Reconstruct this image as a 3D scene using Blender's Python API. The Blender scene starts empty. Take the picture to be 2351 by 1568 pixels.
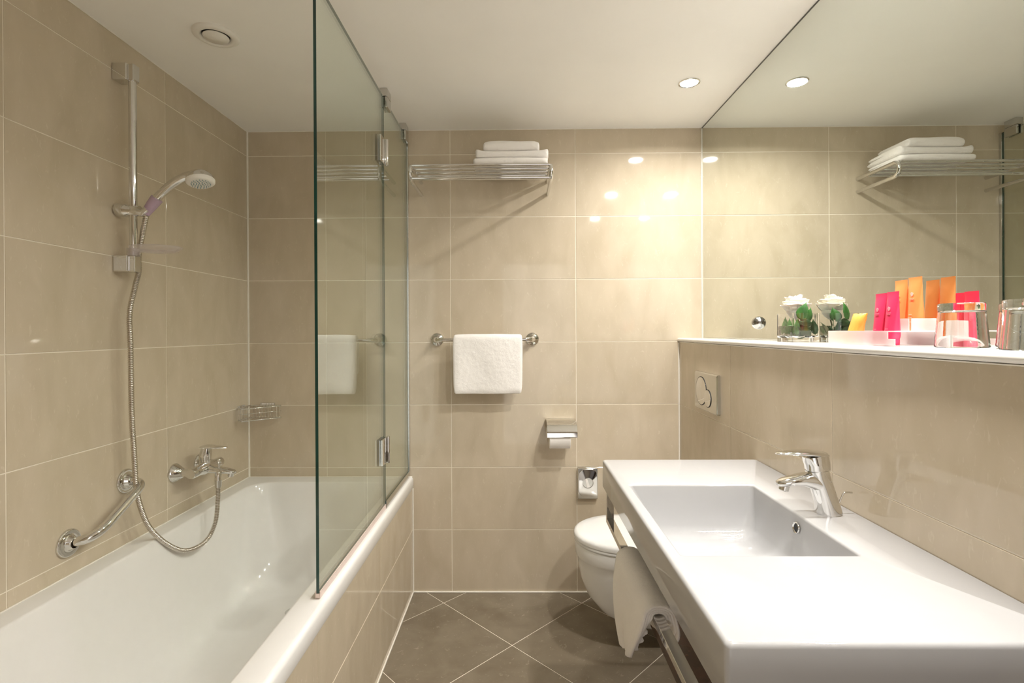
import bpy, math, random
from mathutils import Vector, Matrix
PI = math.pi
sc = bpy.context.scene
COL = sc.collection

# ------------------------------------------------------------------ camera
cd = bpy.data.cameras.new('camera')
cam = bpy.data.objects.new('camera', cd)
COL.objects.link(cam)
sc.camera = cam
FPX, PX, PY, W, H = 1178.09, 1172.48, 761.39, 2351.0, 1568.0
cd.sensor_fit = 'HORIZONTAL'
cd.sensor_width = 36.0
cd.lens = 36.0 * FPX / W
cd.shift_x = (W / 2 - PX) / W
cd.shift_y = (PY - H / 2) / W
cd.clip_start = 0.02
yaw, pitch, roll = 0.0110, -0.0017, 0.0051
def rot_world():
    cy, sy = math.cos(yaw), math.sin(yaw)
    Rz = Matrix(((cy, -sy, 0), (sy, cy, 0), (0, 0, 1)))
    c, s = math.cos(pitch), math.sin(pitch)
    Rx = Matrix(((1, 0, 0), (0, c, -s), (0, s, c)))
    c, s = math.cos(roll), math.sin(roll)
    Ry = Matrix(((c, 0, s), (0, 1, 0), (-s, 0, c)))
    return Rz @ Rx @ Ry
R = rot_world()
xa, fa, ua = R.col[0], R.col[1], R.col[2]
m = Matrix((( xa[0], ua[0], -fa[0]), (xa[1], ua[1], -fa[1]), (xa[2], ua[2], -fa[2])))
cam.matrix_world = Matrix.Translation((0.3137, -2.4595, 1.2537)) @ m.to_4x4()

# ------------------------------------------------------------------ world, exposure
wd = bpy.data.worlds.new('world'); sc.world = wd; wd.use_nodes = True
wd.node_tree.nodes['Background'].inputs[0].default_value = (1.0, 0.95, 0.90, 1)
wd.node_tree.nodes['Background'].inputs[1].default_value = 1.3      # fill light added from behind the camera, let in through the doorway opening
sc.view_settings.view_transform = 'Standard'
sc.view_settings.look = 'None'
sc.view_settings.gamma = 1.0
sc.view_settings.use_curve_mapping = False
sc.view_settings.exposure = 0.22
cy_ = sc.cycles
cy_.use_denoising = True
cy_.max_bounces = 14
cy_.diffuse_bounces = 6
cy_.glossy_bounces = 8
cy_.transmission_bounces = 12
cy_.transparent_max_bounces = 16
cy_.caustics_reflective = True
cy_.caustics_refractive = True
cy_.sample_clamp_indirect = 0.0
cy_.blur_glossy = 0.3
LAMP_R = 0.035
LAMP_COL = (1.0, 0.962, 0.912)

# ------------------------------------------------------------------ room measures
XL, XR, XN, XP, ZC = -0.979, 1.2025, 1.0912, -0.1893, 2.218
YF = -3.10
LEDGE = 1.216
YM_END = -2.2

# ------------------------------------------------------------------ material helpers
def newmat(name):
    mt = bpy.data.materials.new(name); mt.use_nodes = True
    return mt, mt.node_tree.nodes, mt.node_tree.links, mt.node_tree.nodes['Principled BSDF']
def simple(name, col, rough=0.4, metal=0.0, spec=0.5, coat=0.0, sss=0.0, trans=0.0, ior=1.45, vary=0.03, scale=30):
    mt, n, l, b = newmat(name)
    if vary:
        tc = n.new('ShaderNodeTexCoord'); ns = n.new('ShaderNodeTexNoise'); ns.inputs['Scale'].default_value = scale
        rp = n.new('ShaderNodeValToRGB')
        a = [max(0, c * (1 - vary)) for c in col]; z = [min(1, c * (1 + vary)) for c in col]
        rp.color_ramp.elements[0].position = .35; rp.color_ramp.elements[1].position = .65
        rp.color_ramp.elements[0].color = (*a, 1); rp.color_ramp.elements[1].color = (*z, 1)
        l.new(tc.outputs['Object'], ns.inputs['Vector']); l.new(ns.outputs['Fac'], rp.inputs[0]); l.new(rp.outputs[0], b.inputs['Base Color'])
    else:
        b.inputs['Base Color'].default_value = (*col, 1)
    b.inputs['Roughness'].default_value = rough
    b.inputs['Metallic'].default_value = metal
    b.inputs['Specular IOR Level'].default_value = spec
    b.inputs['Coat Weight'].default_value = coat
    b.inputs['Subsurface Weight'].default_value = sss
    b.inputs['Subsurface Radius'].default_value = (.01, .006, .004)
    b.inputs['Transmission Weight'].default_value = trans
    b.inputs['IOR'].default_value = ior
    return mt
def tile_mat(name, base, light, dark, rough, fl=1.0, streak=(1, 1, 1)):
    mt, n, l, b = newmat(name)
    g = n.new('ShaderNodeNewGeometry'); oi = n.new('ShaderNodeObjectInfo')
    off = n.new('ShaderNodeVectorMath'); off.operation = 'MULTIPLY_ADD'
    cmb = n.new('ShaderNodeCombineXYZ')
    mul = n.new('ShaderNodeMath'); mul.operation = 'MULTIPLY'; mul.inputs[1].default_value = 37.0
    l.new(oi.outputs['Random'], mul.inputs[0])
    for k in range(3): l.new(mul.outputs[0], cmb.inputs[k])
    off.inputs[1].default_value = streak
    l.new(g.outputs['Position'], off.inputs[0]); l.new(cmb.outputs[0], off.inputs[2])
    n1 = n.new('ShaderNodeTexNoise'); n1.inputs['Scale'].default_value = 7; n1.inputs['Detail'].default_value = 6; n1.inputs['Distortion'].default_value = .6
    n2 = n.new('ShaderNodeTexNoise'); n2.inputs['Scale'].default_value = 55; n2.inputs['Detail'].default_value = 3; n2.inputs['Distortion'].default_value = 1.2
    l.new(off.outputs[0], n1.inputs['Vector']); l.new(off.outputs[0], n2.inputs['Vector'])
    r1 = n.new('ShaderNodeValToRGB')
    r1.color_ramp.elements[0].position = .3; r1.color_ramp.elements[0].color = (*dark, 1)
    r1.color_ramp.elements[1].position = .7; r1.color_ramp.elements[1].color = (*base, 1)
    l.new(n1.outputs['Fac'], r1.inputs[0])
    r2 = n.new('ShaderNodeValToRGB')
    r2.color_ramp.elements[0].position = .62; r2.color_ramp.elements[0].color = (0, 0, 0, 1)
    r2.color_ramp.elements[1].position = .74; r2.color_ramp.elements[1].color = (fl, fl, fl, 1)
    l.new(n2.outputs['Fac'], r2.inputs[0])
    mx = n.new('ShaderNodeMix'); mx.data_type = 'RGBA'
    l.new(r2.outputs[0], mx.inputs[0]); l.new(r1.outputs[0], mx.inputs[6]); mx.inputs[7].default_value = (*light, 1)
    hv = n.new('ShaderNodeHueSaturation')
    mr = n.new('ShaderNodeMapRange'); mr.inputs[3].default_value = .96; mr.inputs[4].default_value = 1.03
    l.new(oi.outputs['Random'], mr.inputs[0]); l.new(mr.outputs[0], hv.inputs['Value'])
    l.new(mx.outputs[2], hv.inputs['Color']); l.new(hv.outputs[0], b.inputs['Base Color'])
    b.inputs['Roughness'].default_value = rough
    b.inputs['Specular IOR Level'].default_value = .5
    return mt
def cloth_mat(name, col):
    mt, n, l, b = newmat(name)
    b.inputs['Base Color'].default_value = (*col, 1); b.inputs['Roughness'].default_value = .95
    b.inputs['Sheen Weight'].default_value = .25; b.inputs['Specular IOR Level'].default_value = .15
    tc = n.new('ShaderNodeTexCoord'); a = n.new('ShaderNodeTexNoise'); a.inputs['Scale'].default_value = 650; a.inputs['Detail'].default_value = 3
    c = n.new('ShaderNodeTexNoise'); c.inputs['Scale'].default_value = 40; c.inputs['Detail'].default_value = 3
    ad = n.new('ShaderNodeMath'); ad.operation = 'MULTIPLY_ADD'; ad.inputs[1].default_value = 3.0
    l.new(tc.outputs['Object'], a.inputs['Vector']); l.new(tc.outputs['Object'], c.inputs['Vector'])
    l.new(c.outputs['Fac'], ad.inputs[0]); l.new(a.outputs['Fac'], ad.inputs[2])
    bp = n.new('ShaderNodeBump'); bp.inputs['Strength'].default_value = .45; bp.inputs['Distance'].default_value = .0025
    l.new(ad.outputs[0], bp.inputs['Height']); l.new(bp.outputs[0], b.inputs['Normal'])
    return mt
def sheet_glass(name, tint, refl=1.0):
    mt = bpy.data.materials.new(name); mt.use_nodes = True
    n, l = mt.node_tree.nodes, mt.node_tree.links; n.clear()
    def mth(op, a, b=None, clampit=False):
        q = n.new('ShaderNodeMath'); q.operation = op; q.use_clamp = clampit
        for i, v in enumerate((a, b)):
            if v is None: continue
            if isinstance(v, (int, float)): q.inputs[i].default_value = v
            else: l.new(v, q.inputs[i])
        return q.outputs[0]
    o = n.new('ShaderNodeOutputMaterial'); t = n.new('ShaderNodeBsdfTransparent'); g = n.new('ShaderNodeBsdfGlossy'); mx = n.new('ShaderNodeMixShader')
    ge = n.new('ShaderNodeNewGeometry'); dt = n.new('ShaderNodeVectorMath'); dt.operation = 'DOT_PRODUCT'
    l.new(ge.outputs['Incoming'], dt.inputs[0]); l.new(ge.outputs['Normal'], dt.inputs[1])
    f = mth('POWER', mth('SUBTRACT', 1.0, mth('ABSOLUTE', dt.outputs['Value'])), 5.0)          # Schlick
    f = mth('MULTIPLY', mth('ADD', mth('MULTIPLY', f, .96), .04), refl, True)
    t.inputs[0].default_value = (*tint, 1); g.inputs['Roughness'].default_value = 0.0; g.inputs[0].default_value = (.95, 1, .97, 1)
    l.new(f, mx.inputs[0]); l.new(t.outputs[0], mx.inputs[1]); l.new(g.outputs[0], mx.inputs[2]); l.new(mx.outputs[0], o.inputs[0])
    return mt
def frosted(name, col, mixf=.5):
    mt = bpy.data.materials.new(name); mt.use_nodes = True
    n, l = mt.node_tree.nodes, mt.node_tree.links; b = n['Principled BSDF']; o = n['Material Output']
    b.inputs['Base Color'].default_value = (*col, 1); b.inputs['Roughness'].default_value = .25
    tl = n.new('ShaderNodeBsdfTranslucent'); tl.inputs[0].default_value = (*col, 1)
    tr = n.new('ShaderNodeBsdfTransparent'); tr.inputs[0].default_value = (.98, .97, .97, 1)
    m1 = n.new('ShaderNodeMixShader'); m1.inputs[0].default_value = .45
    m2 = n.new('ShaderNodeMixShader'); m2.inputs[0].default_value = mixf
    l.new(b.outputs[0], m1.inputs[1]); l.new(tl.outputs[0], m1.inputs[2]); l.new(m1.outputs[0], m2.inputs[1]); l.new(tr.outputs[0], m2.inputs[2]); l.new(m2.outputs[0], o.inputs[0])
    return mt
M = {}
M['tile'] = tile_mat('beige_tile', (.62, .533, .41), (.75, .68, .555), (.545, .465, .345), .05, .32, (1.6, 1.6, .7))
M['floor_tile'] = tile_mat('brown_floor_tile', (.25, .21, .155), (.38, .33, .26), (.185, .15, .105), .22, .5)
M['grout'] = simple('ivory_grout', (.86, .80, .69), .7, vary=.02)
M['caulk'] = simple('white_caulk', (.88, .84, .76), .35, vary=.02)
M['ceiling'] = simple('white_ceiling_paint', (.93, .91, .87), .75, vary=.01, scale=4)
M['ceramic'] = simple('white_ceramic', (.84, .84, .83), .05, spec=.5, vary=.005)
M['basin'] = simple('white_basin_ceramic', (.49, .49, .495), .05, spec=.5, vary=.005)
M['acrylic'] = simple('white_tub_acrylic', (.84, .83, .81), .08, spec=.5, vary=.005)
M['plastic'] = simple('white_plastic', (.83, .80, .74), .35, vary=.01)
M['ledge'] = simple('white_polished_ledge', (.88, .86, .82), .09, vary=.02, scale=12)
M['chrome'] = simple('chrome', (.76, .755, .74), .045, metal=1.0, vary=.0)
M['satin'] = simple('satin_chrome', (.64, .635, .61), .17, metal=1.0, vary=.02)
M['dim_chrome'] = simple('dim_chrome', (.36, .36, .355), .07, metal=1.0, vary=0)
M['dark'] = simple('black_rubber', (.02, .02, .02), .5, vary=.1)
M['cloth'] = cloth_mat('white_terry_cloth', (.93, .90, .87))
M['paper'] = simple('white_paper', (.90, .87, .84), .9, vary=.02)
M['wood'] = simple('dark_wenge_wood', (.055, .018, .010), .16, vary=.35, scale=18)
M['door'] = simple('dark_wood_door', (.10, .055, .03), .3, vary=.3, scale=9)
M['nozzle'] = simple('grey_rubber_nozzles', (.25, .36, .38), .5, vary=.05)
M['mirror'] = simple('mirror_silver', (.77, .80, .76), .0, metal=1.0, vary=0)
M['mirror_edge'] = simple('mirror_edge_green', (.10, .11, .09), .3, vary=.05)
M['screen'] = sheet_glass('clear_screen_glass', (.95, .97, .95), 1.5)
M['screen_edge'] = simple('green_glass_edge', (.006, .045, .035), .06, spec=.8, vary=.3, scale=6)
M['seal'] = simple('translucent_seal', (.80, .66, .60), .25, vary=.03)
M['clear'] = simple('clear_glass', (1, 1, 1), .0, trans=1.0, ior=1.5, vary=0)
M['clear_plastic'] = frosted('clear_lilac_plastic', (.86, .80, .80), .70)
M['violet'] = simple('violet_clear_plastic', (.45, .33, .42), .12, spec=.6, vary=.04)
M['water'] = simple('water', (.97, 1, .98), .0, trans=1.0, ior=1.33, vary=0)
M['pink'] = simple('pink_tube', (.93, .05, .15), .28, sss=.0, vary=.03)
M['pink_cap'] = simple('deep_pink_cap', (.50, .015, .06), .3, vary=.03)
M['orange'] = simple('orange_tube', (1.0, .36, .11), .28, vary=.03)
M['yellow'] = simple('yellow_sachet', (.98, .50, .10), .3, vary=.04)
M['print'] = simple('pale_print', (1.0, .72, .60), .4, vary=.02)
M['print2'] = simple('pale_pink_print', (1.0, .42, .50), .4, vary=.02)
M['frost'] = frosted('frosted_plastic', (.93, .90, .90), .30)
M['petal'] = simple('cream_petal', (.93, .86, .76), .55, sss=.2, vary=.05, scale=14)
M['leaf'] = simple('rose_leaf', (.045, .15, .03), .4, vary=.35, scale=50)
M['leaf_dark'] = simple('dark_rose_leaf', (.025, .07, .02), .4, vary=.4, scale=50)
M['stem'] = simple('rose_stem', (.10, .10, .03), .5, vary=.2)
mt, n_, l_, b_ = newmat('lamp_lens')
b_.inputs['Base Color'].default_value = (1, 1, 1, 1); b_.inputs['Emission Color'].default_value = (1, .95, .88, 1); b_.inputs['Emission Strength'].default_value = 25
M['lens'] = mt

# ------------------------------------------------------------------ mesh helpers
class MB:
    def __init__(s): s.v = []; s.f = []
    def add(s, vs, fs):
        o = len(s.v); s.v += [tuple(v) for v in vs]; s.f += [tuple(i + o for i in f) for f in fs]; return s
    def box(s, lo, hi):
        (a, b, c), (d, e, f) = lo, hi
        return s.add([(a, b, c), (d, b, c), (d, e, c), (a, e, c), (a, b, f), (d, b, f), (d, e, f), (a, e, f)],
                     [(0, 3, 2, 1), (4, 5, 6, 7), (0, 1, 5, 4), (1, 2, 6, 5), (2, 3, 7, 6), (3, 0, 4, 7)])
    def loft(s, rings, cap0=True, cap1=True, closed=True):
        n = len(rings[0]); vs = [p for r in rings for p in r]; fs = []
        for i in range(len(rings) - 1):
            for j in range(n if closed else n - 1):
                k = (j + 1) % n
                fs.append((i * n + j, i * n + k, (i + 1) * n + k, (i + 1) * n + j))
        if cap0: fs.append(tuple(range(n - 1, -1, -1)))
        if cap1: fs.append(tuple((len(rings) - 1) * n + j for j in range(n)))
        return s.add(vs, fs)
    def grid(s, rows):
        return s.loft(rows, False, False, False)
    def tube(s, pts, r, n=14, cap=True):
        pts = [Vector(p) for p in pts]; rings = []; up = None
        rs = r if isinstance(r, (list, tuple)) else [r] * len(pts)
        for i, p in enumerate(pts):
            t = (pts[min(i + 1, len(pts) - 1)] - pts[max(i - 1, 0)]).normalized()
            if up is None:
                up = Vector((0, 0, 1)) if abs(t.z) < .9 else Vector((1, 0, 0))
            a = (up - t * up.dot(t)).normalized(); b = t.cross(a); up = a
            rings.append([p + (a * math.cos(q * 2 * PI / n) + b * math.sin(q * 2 * PI / n)) * rs[i] for q in range(n)])
        return s.loft(rings, cap, cap)
    def lathe(s, prof, origin, axis=(0, 0, 1), n=40, cap0=True, cap1=True):
        ax = Vector(axis).normalized(); a = ax.orthogonal().normalized(); b = ax.cross(a); o = Vector(origin)
        return s.loft([[o + ax * h + (a * math.cos(q * 2 * PI / n) + b * math.sin(q * 2 * PI / n)) * max(r, 1e-5) for q in range(n)] for r, h in prof], cap0, cap1)
    def sweep(s, path, ws, hs, side=(0, 1, 0), n=24, ex=2.4):
        side = Vector(side); pts = [Vector(p) for p in path]; rings = []
        for i, p in enumerate(pts):
            t = (pts[min(i + 1, len(pts) - 1)] - pts[max(i - 1, 0)]).normalized()
            nn = t.cross(side).normalized(); sd = nn.cross(t).normalized(); rg = []
            for q in range(n):
                a = q * 2 * PI / n; c, d = math.cos(a), math.sin(a)
                rg.append(p + sd * ws[i] * math.copysign(abs(c) ** (2 / ex), c) + nn * hs[i] * math.copysign(abs(d) ** (2 / ex), d))
            rings.append(rg)
        return s.loft(rings)
    def prism(s, poly, lo, hi, axis=2):
        def mk(p, h):
            q = list(p); q.insert(axis, h); return tuple(q)
        return s.loft([[mk(p, lo) for p in poly], [mk(p, hi) for p in poly]])
    def build(s, name, mat, parent=None, smooth=None, bevel=0, seg=2, loc=None, sub=0):
        me = bpy.data.meshes.new(name)
        if loc is not None: s.v = [(v[0] - loc[0], v[1] - loc[1], v[2] - loc[2]) for v in s.v]
        me.from_pydata(s.v, [], s.f); me.update()
        o = bpy.data.objects.new(name, me); COL.objects.link(o)
        import bmesh
        bm = bmesh.new(); bm.from_mesh(me); bmesh.ops.recalc_face_normals(bm, faces=bm.faces); bm.to_mesh(me); bm.free()
        me.materials.append(M[mat] if isinstance(mat, str) else mat)
        if loc is not None: o.location = loc
        if parent is not None: o.parent = parent
        if smooth is not None:
            for p in me.polygons: p.use_smooth = True
            me.set_sharp_from_angle(angle=math.radians(smooth))
        if bevel:
            md = o.modifiers.new('bevel', 'BEVEL'); md.width = bevel; md.segments = seg; md.limit_method = 'ANGLE'; md.angle_limit = math.radians(40)
            md.harden_normals = False
            for p in me.polygons: p.use_smooth = True
            me.set_sharp_from_angle(angle=math.radians(40))
            if seg > 1:
                me.set_sharp_from_angle(angle=math.radians(180))
                md.harden_normals = True
        if sub:
            md = o.modifiers.new('sub', 'SUBSURF'); md.levels = sub; md.render_levels = sub
        return o
def tag(o, label, cat, group=None):
    o['label'] = label; o['category'] = cat
    if group: o['group'] = group
    return o
def thing(name, loc, label, cat, group=None):
    o = bpy.data.objects.new(name, None); COL.objects.link(o); o.location = loc; o.empty_display_size = .02
    tag(o, label, cat, group)
    bpy.context.view_layer.update()
    return o
def rel(o, root):            # geometry was written in room coordinates
    o.location = Vector(o.location) - Vector(root.location); return o
def structure(o, label=None):
    o['kind'] = 'structure'
    if label: o['label'] = label
    return o
def rr(x0, x1, y0, y1, r, z, k=8):
    pts = []
    for cx, cy, a0 in ((x1 - r, y1 - r, 0), (x0 + r, y1 - r, PI / 2), (x0 + r, y0 + r, PI), (x1 - r, y0 + r, 1.5 * PI)):
        for i in range(k):
            a = a0 + i * (PI / 2) / (k - 1)
            pts.append((cx + r * math.cos(a), cy + r * math.sin(a), z))
    return pts
def spline(pts, n):
    P = [Vector(p) for p in pts]; out = []
    for i in range(len(P) - 1):
        p0, p1, p2, p3 = P[max(i - 1, 0)], P[i], P[i + 1], P[min(i + 2, len(P) - 1)]
        for k in range(n):
            t = k / n
            out.append(.5 * ((2 * p1) + (p2 - p0) * t + (2 * p0 - 5 * p1 + 4 * p2 - p3) * t * t + (3 * p1 - p0 - 3 * p2 + p3) * t ** 3))
    out.append(P[-1]); return out
rnd = random.Random(7)

# ------------------------------------------------------------------ tiles
GAP = .0032; PROUD = .0014
_tm = {}
def tile_mesh(w, h, mat):
    key = (round(w, 4), round(h, 4), mat)
    if key in _tm: return _tm[key]
    c = .0006; vs = []
    for (a, b, z) in ((w / 2, h / 2, -PROUD), (w / 2, h / 2, -c), (w / 2 - c, h / 2 - c, 0)):
        vs += [(-a, -b, z), (a, -b, z), (a, b, z), (-a, b, z)]
    fs = [(8, 9, 10, 11)] + [(i * 4 + j, i * 4 + (j + 1) % 4, (i + 1) * 4 + (j + 1) % 4, (i + 1) * 4 + j) for i in range(2) for j in range(4)]
    me = bpy.data.meshes.new('tile'); me.from_pydata(vs, [], fs); me.materials.append(M[mat]); me.update()
    _tm[key] = me; return me
def tiles(parent, origin, u, v, nrm, ubounds, vbounds, ujoint, vjoint, us=.6, vs_=.3, mat='tile', skip=None):
    origin, u, v, nrm = Vector(origin), Vector(u), Vector(v), Vector(nrm)
    def cuts(b, j, st):
        k = math.floor((b[0] - j) / st) + 1; out = [b[0]]
        while j + k * st < b[1] - 1e-4:
            if j + k * st > b[0] + 1e-4: out.append(j + k * st)
            k += 1
        return out + [b[1]]
    uc, vc = cuts(ubounds, ujoint, us), cuts(vbounds, vjoint, vs_)
    rot = Matrix((u, v, nrm)).transposed()
    for i in range(len(uc) - 1):
        for j in range(len(vc) - 1):
            w, h = uc[i + 1] - uc[i] - GAP, vc[j + 1] - vc[j] - GAP
            if w < .012 or h < .012: continue
            cu, cv = (uc[i] + uc[i + 1]) / 2, (vc[j] + vc[j + 1]) / 2
            if skip and skip(cu, cv): continue
            o = bpy.data.objects.new('tile', tile_mesh(w, h, mat)); COL.objects.link(o)
            o.matrix_world = Matrix.Translation(origin + u * cu + v * cv) @ rot.to_4x4()
            o.parent = parent
T = .05; P_ = PROUD
# ------------------------------------------------------------------ room shell
wb = structure(MB().box((XL - T, P_, 0), (XR + T, P_ + T, ZC)).build('wall_back', 'grout'))
tiles(wb, (0, 0, 0), (1, 0, 0), (0, 0, 1), (0, -1, 0), (XL, XN), (0, 1.2), 0.0, 0.0)
tiles(wb, (0, 0, 0), (1, 0, 0), (0, 0, 1), (0, -1, 0), (XL, XR), (1.2, ZC), 0.0, 0.0)
wl = structure(MB().box((XL - P_ - T, YF - T, 0), (XL - P_, P_, ZC)).build('wall_left', 'grout'))
tiles(wl, (XL, 0, 0), (0, 1, 0), (0, 0, 1), (1, 0, 0), (YF, 0), (.3, ZC), -.5758, 0.0)
wr = structure(MB().box((XR + .006, YF - T, 0), (XR + .006 + T, P_, ZC)).build('wall_right', 'grout'))
tiles(wr, (XR + .006 - P_, 0, 0), (0, -1, 0), (0, 0, 1), (-1, 0, 0), (-YM_END, -YF), (1.2, ZC), .586, 0.0)
wn = structure(MB().box((XN + P_, YF, 0), (XR + .005, P_, 1.197)).build('wall_lower', 'grout'))
tiles(wn, (XN, 0, 0), (0, -1, 0), (0, 0, 1), (-1, 0, 0), (0, -YF), (0, 1.197), .5861, 0.0)
wp = structure(MB().box((XP - T, YF, 0), (XP - P_, -.0005, .498)).build('wall_bathtub', 'grout'))
tiles(wp, (XP, 0, 0), (0, 1, 0), (0, 0, 1), (1, 0, 0), (YF, 0), (0, .498), -.5804, 0.0)
DX0, DX1, DZ = .12, .98, 2.03
wf = MB(); wf.box((XL - T, YF - T, 0), (DX0, YF, ZC)); wf.box((DX1, YF - T, 0), (XR + T, YF, ZC)); wf.box((DX0, YF - T, DZ), (DX1, YF, ZC))
wf = structure(wf.build('wall_front', 'grout'))
tiles(wf, (0, YF + P_, 0), (-1, 0, 0), (0, 0, 1), (0, 1, 0), (-DX0, -XL), (.3, ZC), .0, 0.0)
dr = structure(MB().box((DX0, YF - .12, 0), (DX0 + .05, YF + .012, DZ)).box((DX1 - .05, YF - .12, 0), (DX1, YF + .012, DZ)).box((DX0 + .05, YF - .12, DZ - .05), (DX1 - .05, YF + .012, DZ)).build('door_1', 'door', bevel=.003))
dl = structure(MB().box((XN - .045, -2.74, .006), (XN - .008, -1.86, 1.185)).build('added_dark_panel', 'door', bevel=.002), 'dark wooden panel added out of view')  # unseen, added to darken what the near end of the washbasin reflects
ce = structure(MB().box((XL - T, YF - T, ZC), (XR + T, P_ + T, ZC + .05)).build('ceiling', 'ceiling'))
fl = structure(MB().box((XL - T, YF - T - .1, -.05), (XR + T, P_ + T, -.0012)).build('floor', 'grout'))
# floor tiles laid on the diagonal
def clip(poly, ax, val, keep_less):
    out = []
    for i in range(len(poly)):
        a, b = poly[i], poly[(i + 1) % len(poly)]
        ia = (a[ax] <= val) == keep_less; ib = (b[ax] <= val) == keep_less
        if ia: out.append(a)
        if ia != ib:
            t = (val - a[ax]) / (b[ax] - a[ax]); out.append((a[0] + (b[0] - a[0]) * t, a[1] + (b[1] - a[1]) * t))
    return out
hd = .3183
for i in range(-3, 8):
    for j in range(-2, 12):
        if (i + j) % 2: continue
        cx, cy = -.0275 + hd * (i + 1), -.0975 - hd * j
        e = hd - GAP * .7
        poly = [(cx - e, cy), (cx, cy - e), (cx + e, cy), (cx, cy + e)]
        for ax, val, less in ((0, XP + .002, False), (0, XN - .002, True), (1, -.002, True), (1, YF - .04, False)):
            poly = clip(poly, ax, val, less)
            if len(poly) < 3: break
        if len(poly) < 3: continue
        mx_, my_ = sum(p[0] for p in poly) / len(poly), sum(p[1] for p in poly) / len(poly)
        if max(abs(p[0] - mx_) + abs(p[1] - my_) for p in poly) < .03: continue
        MB().prism(poly, -.0012, 0.0).build('tile', 'floor_tile', fl, loc=(mx_, my_, 0), bevel=.0004, seg=1)
# caulk beads
def bead(name, lo, hi): return structure(MB().box(lo, hi).build(name, 'caulk', bevel=.0015))
bead('trim_1', (XL, -.007, .555), (XL + .007, 0, ZC))
bead('trim_2', (XN - .006, -.006, 0), (XN, 0, 1.193))
bead('trim_3', (XP, -.007, 0), (XN, 0, .006))
bead('trim_4', (XP, YF, 0), (XP + .006, 0, .006))
bead('trim_5', (XP, -.007, .006), (XP + .006, 0, .50))
bead('trim_6', (XR - .004, -.003, LEDGE), (XR, 0, ZC))
bead('trim_7', (XN - .0015, YF, 1.1945), (XN, -.006, 1.1972))
bead('trim_8', (XL, -.003, ZC - .003), (XR, 0, ZC))
bead('trim_9', (XL, YF, ZC - .003), (XL + .003, 0, ZC))
bead('trim_10', (XL, YF, .553), (XL + .004, 0, .558))
bead('trim_11', (XL, -.004, .553), (XP, 0, .558))

# ------------------------------------------------------------------ ledge and mirror
prof = [(XR + .005, 1.1975)]
for i in range(13):
    a = -PI / 2 - i * PI / 12; prof.append((1.0925 + .0105 * math.cos(a) - .0, 1.2072 + .0092 * math.sin(a)))
prof.append((XR + .005, 1.2164))
lg = MB().loft([[(x, -y, z) for x, z in prof] for y in (.0012, 2.9)]).build('ledge', 'ledge', smooth=50)
tag(lg, 'long white polished stone ledge with rounded front edge running below the mirror', 'ledge')
mi = thing('mirror', (XR, -1.1, LEDGE), 'large frameless wall mirror above the white ledge', 'mirror')
o = MB().box((XR, YM_END, LEDGE + .001), (XR + .0045, -.003, ZC - .006)).build('mirror_glass', 'mirror', mi); rel(o, mi)
o = MB().box((XR - .0006, YM_END, ZC - .006), (XR + .005, -.003, ZC - .0012)).build('edge_strip', 'mirror_edge', mi); rel(o, mi)
o['label'] = 'dark top edge'

# ------------------------------------------------------------------ ceiling fittings
LW = (7.3, 11.5, 11.0)
for k, (ly, lab) in enumerate(((-.448, 'bright recessed ceiling spotlight in view, nearest the back wall'), (-1.195, 'bright recessed ceiling spotlight above the basin tap'), (-1.955, 'bright recessed ceiling spotlight nearest the doorway'))):
    s = thing('ceiling_spotlight', (.993, ly, ZC), lab, 'light', 'recessed spotlights along the mirror')
    o = MB().lathe([(.041, 0), (.041, -.002), (.036, -.004), (.0335, -.002), (.0335, 0)], (0, 0, 0), n=32, cap0=False, cap1=False).build('trim_ring', 'satin', s, smooth=40)
    o = MB().lathe([(.033, -.0008), (.033, -.0004)], (0, 0, 0), n=32).build('lens', 'lens', s)
    ld = bpy.data.lights.new('spotlight', 'AREA'); ld.shape = 'DISK'; ld.size = LAMP_R * 2; ld.energy = LW[k]; ld.color = LAMP_COL; ld.spread = math.radians(160)
    lo = bpy.data.objects.new('lamp', ld); COL.objects.link(lo); lo.location = (0, 0, -.0045); lo.parent = s
vt = thing('ceiling_vent', (-.655, -.805, ZC), 'round white ventilation valve in the ceiling over the bathtub', 'vent')
MB().lathe([(.069, 0), (.069, -.004), (.062, -.009), (.050, -.011), (.045, -.008), (.041, .0), (.041, -.0003)], (0, 0, 0), n=48, cap0=False, cap1=False).build('outer_ring', 'plastic', vt, smooth=60)
MB().lathe([(.041, -.0005), (.041, -.0009)], (0, 0, 0), n=40).build('throat', 'dark', vt)
MB().lathe([(.012, -.001), (.012, -.004), (.036, -.005), (.039, -.008), (.036, -.0125), (.0, -.014)], (0, 0, 0), n=48, cap0=False).build('centre_disc', 'plastic', vt, smooth=60)

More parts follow.
